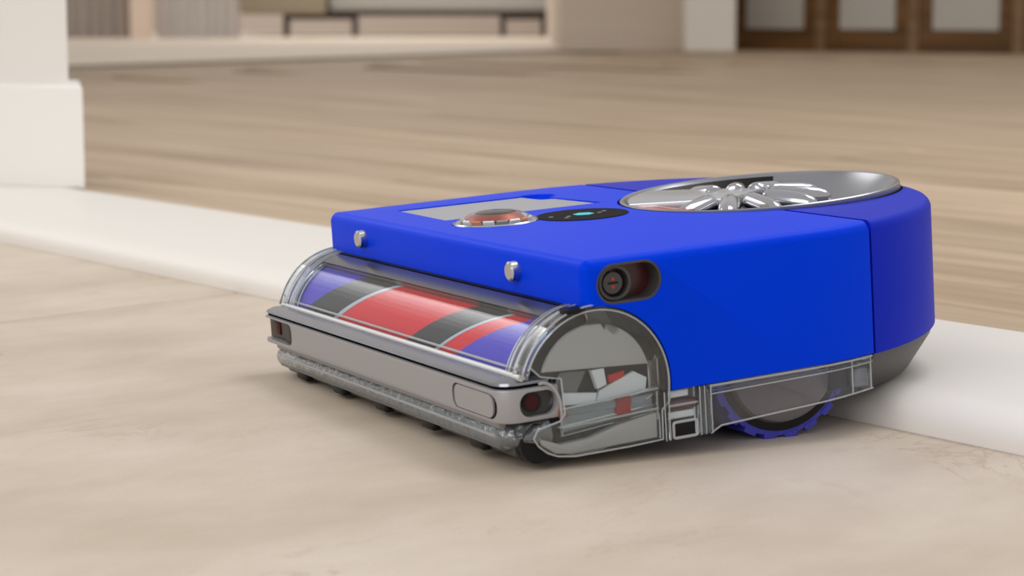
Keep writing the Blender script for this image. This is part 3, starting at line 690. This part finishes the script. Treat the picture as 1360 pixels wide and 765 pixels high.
# clear side skirt with bracket and latch, both sides
for s in (1, -1):
    X = lambda a, b: (min(s*a, s*b), max(s*a, s*b))
    sk_poly = [(66, 28), (168, 28), (168, 11), (140, 9.4), (72, 7.0), (66, 4.0)]
    def xs(y): return (159.4 if y <= RY_ else math.sqrt(159.4**2-(y-RY_)**2))
    ys = [66 + 102*i/16 for i in range(17)]
    def zl(y): return 4.0 + (y-66)*0.5 if y < 72 else 7.0 + (y-72)*0.0405
    def f(bm):
        g = []
        for y in ys:
            g.append([bm.verts.new((s*(xs(y)-dx), y, z)) for z, dx in ((ZB-0.3, 0), (zl(y), 0), (zl(y), 1.8), (ZB-0.3, 1.8))])
        for A, Bq in zip(g, g[1:]):
            for k in range(4): bm.faces.new((A[k], A[(k+1) % 4], Bq[(k+1) % 4], Bq[k]))
        bm.faces.new(g[0]); bm.faces.new(g[-1][::-1])
    sk = M1('side_skirt', f, CLEARD, rob)
    tag(sk, 'clear plastic side skirt over the drive wheel')
    M1('skirt_edge', lambda bm: tube(bm, [(s*(xs(y)), y, zl(y)) for y in ys], 0.5, 8), EDGE, sk)
    M1('skirt_edge', lambda bm: tube(bm, [(s*(xs(y)+0.2), y, ZB-1.2) for y in ys], 0.55, 8), EDGE, sk)
    M1('skirt_edge', lambda bm: tube(bm, [(s*(xs(y)), y, ZB-5.4+(y-66)*0.012) for y in ys], 0.4, 8), EDGE, sk)
    M1('skirt_band', lambda bm: tube(bm, [(s*(xs(y)-0.8), y, ZB-3.2) for y in ys], 1.3, 8), GLASS, sk)
    # rear latch of the skirt
    M1('skirt_latch', lambda bm: box(bm, *X(148.6, 152.6), 157, 166, 12, ZB-7, 1, 2), FROST, sk)
    M1('latch_block', lambda bm: box(bm, *X(143, 148), 146, 168, 12, ZB-1), BLACK, sk)
    for y in (153, 166.5):
        M1('skirt_edge', lambda bm: tube(bm, [(s*(xs(y)+0.1), y, zl(y)), (s*(xs(y)+0.1), y, ZB-1)], 0.45, 8), EDGE, sk)
    # front bracket
    br = M1('skirt_bracket', lambda bm: box(bm, *X(153, 159), 42.5, 66.5, 3.6, ZB-0.4, 0.8, 2), CLEAR2, rob)
    M1('bracket_back', lambda bm: box(bm, *X(150, 152), 41, 67, 4.5, ZB-0.6), mat('bracket_grey', srgb(120, 124, 126), 0.35, coat=0.3), br)
    M1('bracket_post', lambda bm: box(bm, *X(153.6, 160.6), 60.2, 63, 4.2, ZB-0.2, 0.7, 2), GLASS, br)
    M1('bracket_post', lambda bm: box(bm, *X(153.6, 160.4), 64, 66.6, 4.2, ZB-0.2, 0.7, 2), GLASS, br)
    M1('bracket_post', lambda bm: box(bm, *X(153.6, 160.4), 40.2, 42.4, 4.0, ZB+0.2, 0.7, 2), GLASS, br)
    for y in (60.2, 63, 66.6, 42.6, 40.2):
        M1('bracket_edge', lambda bm: tube(bm, [(s*160.5, y, 4.2), (s*160.5, y, ZB-0.4)], 0.32, 6), EDGE, br)
    M1('pivot_rod', lambda bm: cyl(bm, (s*156.4, 43, 20.4), (s*156.4, 60, 20.4), 2.6, n=20), mat('maroon_rod', srgb(74, 46, 44), 0.2, coat=0.6), br)
    M1('pivot_rod', lambda bm: cyl(bm, (s*158.4, 43, 20.6), (s*158.4, 60, 20.6), 0.8, n=12), EDGE, br)
    M1('white_bar', lambda bm: box(bm, *X(154, 157), 43.4, 59, 13.4, 17.2, 0.5, 1), WHITEP, br)
    M1('white_bar', lambda bm: box(bm, *X(154, 157), 43.4, 56, 24, 27.6, 0.5, 1), WHITEP, br)
    sl = M1('slot', lambda bm: box(bm, *X(156, 159.6), 45.5, 57.5, 5.4, 11.8, 0.6, 2), BLACK, br)
    M1('slot_rim', lambda bm: tube(bm, [(s*159.9, y, z) for y, z in rrect(13.4, 7.8, 1.2, 4, (51.5, 8.6))], 0.75, 8, True), EDGE, sl)

# drive wheels
def wheel(s, lift):
    zc = 31.3 + lift; yc = 121.0; R = 42.0
    w = M1('drive_wheel', lambda bm: cyl(bm, (s*114, yc, zc), (s*138, yc, zc), R-3.2, n=64), TREAD, rob)
    tag(w, 'drive wheel with violet-blue lugged tread')
    M1('tread_ring', lambda bm: ring_prism(bm, [(yc+(R-2)*math.cos(2*PI*i/64), zc+(R-2)*math.sin(2*PI*i/64)) for i in range(64)], [(yc+(R-4.6)*math.cos(2*PI*i/64), zc+(R-4.6)*math.sin(2*PI*i/64)) for i in range(64)], 'x', min(s*120, s*141), max(s*120, s*141)), TREAD, w)
    nl = 20
    for k in range(nl):
        a = 2*PI*(k+0.3)/nl
        def f(bm):
            for x0, x1, da in ((114, 126, 0.16), (127, 141.4, 0)):
                pts = [(yc+rr*math.cos(a+da+t), zc+rr*math.sin(a+da+t)) for rr, t in ((R, -0.085), (R, 0.085), (R-3, 0.105), (R-3, -0.105))]
                prism(bm, pts, 'x', min(s*x0, s*x1), max(s*x0, s*x1))
        M1('tread_lug', f, TREAD, w, 0)
    def hubp(bm):
        Rm = Matrix.Translation((0, yc, zc)) @ Matrix.Rotation(s*PI/2, 4, 'Y')
        b2 = B(); lathe(b2, [(37.4, 134), (37.2, 139.5), (34.6, 140.6), (33, 141), (32.2, 144), (30, 145.4), (10, 147), (0, 147.6)], n=64); bmesh.ops.transform(b2, matrix=Rm, verts=b2.verts)
        me = bpy.data.meshes.new('t'); b2.to_mesh(me); bm.from_mesh(me); b2.free(); bpy.data.meshes.remove(me)
    M1('wheel_hub', hubp, mat('hub_grey', srgb(106, 102, 104), 0.5), w)
    M1('hub_ring', lambda bm: ring_prism(bm, [(yc+37.3*math.cos(2*PI*i/64), zc+37.3*math.sin(2*PI*i/64)) for i in range(64)], [(yc+33.4*math.cos(2*PI*i/64), zc+33.4*math.sin(2*PI*i/64)) for i in range(64)], 'x', min(s*138, s*141.6), max(s*138, s*141.6)), BLACK, w)
wheel(1, 0); wheel(-1, 13)

# cyclone lid: rim, bowl, plate and cyclones on a slightly tilted disc
tilt = bpy.data.objects.new('cyclone_lid', None)
def D(fn, name, m, parent=None, smooth=35):
    bm = B(); fn(bm)
    bmesh.ops.transform(bm, matrix=Matrix.Translation((DC[0], DC[1], HT+1.6)) @ Matrix.Rotation(rad(1.5), 4, 'X'), verts=bm.verts)
    return link(name, bm, m, parent, MM, smooth)
bpy.data.objects.remove(tilt)
LIDS = mat('lid_silver', srgb(150, 151, 157), 0.28, 0.9); CYC = mat('cyclone_chrome', srgb(176, 177, 183), 0.16, 1.0)
lid = D(lambda bm: lathe(bm, [(72, -26), (79.5, -12), (80.5, -1.5), (80.4, 0.6), (79.6, 1.2), (78, 0.8), (77, -0.6), (74, -3.6), (68, -10), (62, -14), (56, -16), (0, -16)], n=120), 'cyclone_lid', LIDS, rob)
tag(lid, 'round silver cyclone lid with finger-like cyclones')
D(lambda bm: ring_prism(bm, [(81*math.cos(2*PI*i/96), 81*math.sin(2*PI*i/96)) for i in range(96)], [(79*math.cos(2*PI*i/96), 79*math.sin(2*PI*i/96)) for i in range(96)], 'z', -10, -2.2), 'lid_under_ring', BLACK, lid)  # black ring just below the lid rim
D(lambda bm: lathe(bm, [(76.2, -0.8), (73.2, -3.6), (67.4, -9.4), (61.6, -13.4), (40, -15)], n=60, a0=rad(140), a1=rad(345)), 'bowl_liner', BLACK, lid)
HC = (-3, -16)
def star(bm):
    pts = []
    for k in range(22):
        a = 2*PI*k/22; r = 34 if k % 2 else 27
        pts.append((HC[0]+r*math.cos(a), HC[1]+r*math.sin(a)))
    prism(bm, pts, 'z', -15, -6.4, 1.5, 2, 'b')
D(star, 'hub_plate', mat('hub_plate_grey', srgb(128, 129, 134), 0.3, 0.8), lid, 30)
def wedge(bm):
    pts = [(76*math.cos(rad(a)), 76*math.sin(rad(a))) for a in range(206, 254, 4)] + [(10, -28), (-8, 8), (-38, -10)]
    prism(bm, pts, 'z', -4, 0.5, 0.8, 2, 'b')
D(wedge, 'lid_plate', SILVER, lid, 30)
for k in range(9):
    a = rad(-66 + k*30)
    def cyc(bm):
        d = Vector((math.cos(a), math.sin(a), 0)); o = Vector((HC[0], HC[1], 0))
        p0 = o + d*22 + Vector((0, 0, -2.6)); p1 = o + d*56 + Vector((0, 0, -5.2))
        ax = (p1-p0).normalized(); path = [0, .02, .06, .14, .6, .8, .9, .96, .99, 1]; rs = [4.6, 5.6, 6.3, 6.6, 6.2, 5.5, 4.4, 3.2, 1.8, .3]
        u = ax.cross(Vector((0, 0, 1))).normalized(); v = u.cross(ax); rings = []
        for t, r in zip(path, rs):
            c = p0 + (p1-p0)*t
            rings.append([bm.verts.new(c + (u*math.cos(2*PI*i/20) + v*math.sin(2*PI*i/20))*r) for i in range(20)])
        for A, Bq in zip(rings, rings[1:]):
            for i in range(20): bm.faces.new((A[i], A[(i+1) % 20], Bq[(i+1) % 20], Bq[i]))
        bm.faces.new(rings[0][::-1]); bm.faces.new(rings[-1])
    D(cyc, 'cyclone', CYC, lid, 50)
def btn(bm):
    pts = [(r*math.cos(rad(a)), r*math.sin(rad(a))) for r, rng in ((75, range(256, 294, 3)), (63, range(293, 255, -3))) for a in rng]
    prism(bm, pts, 'z', -9, -0.2, 1.5, 2, 'b')
D(btn, 'release_button', mat('red_button', srgb(176, 36, 40), 0.2, coat=0.6), lid, 40)
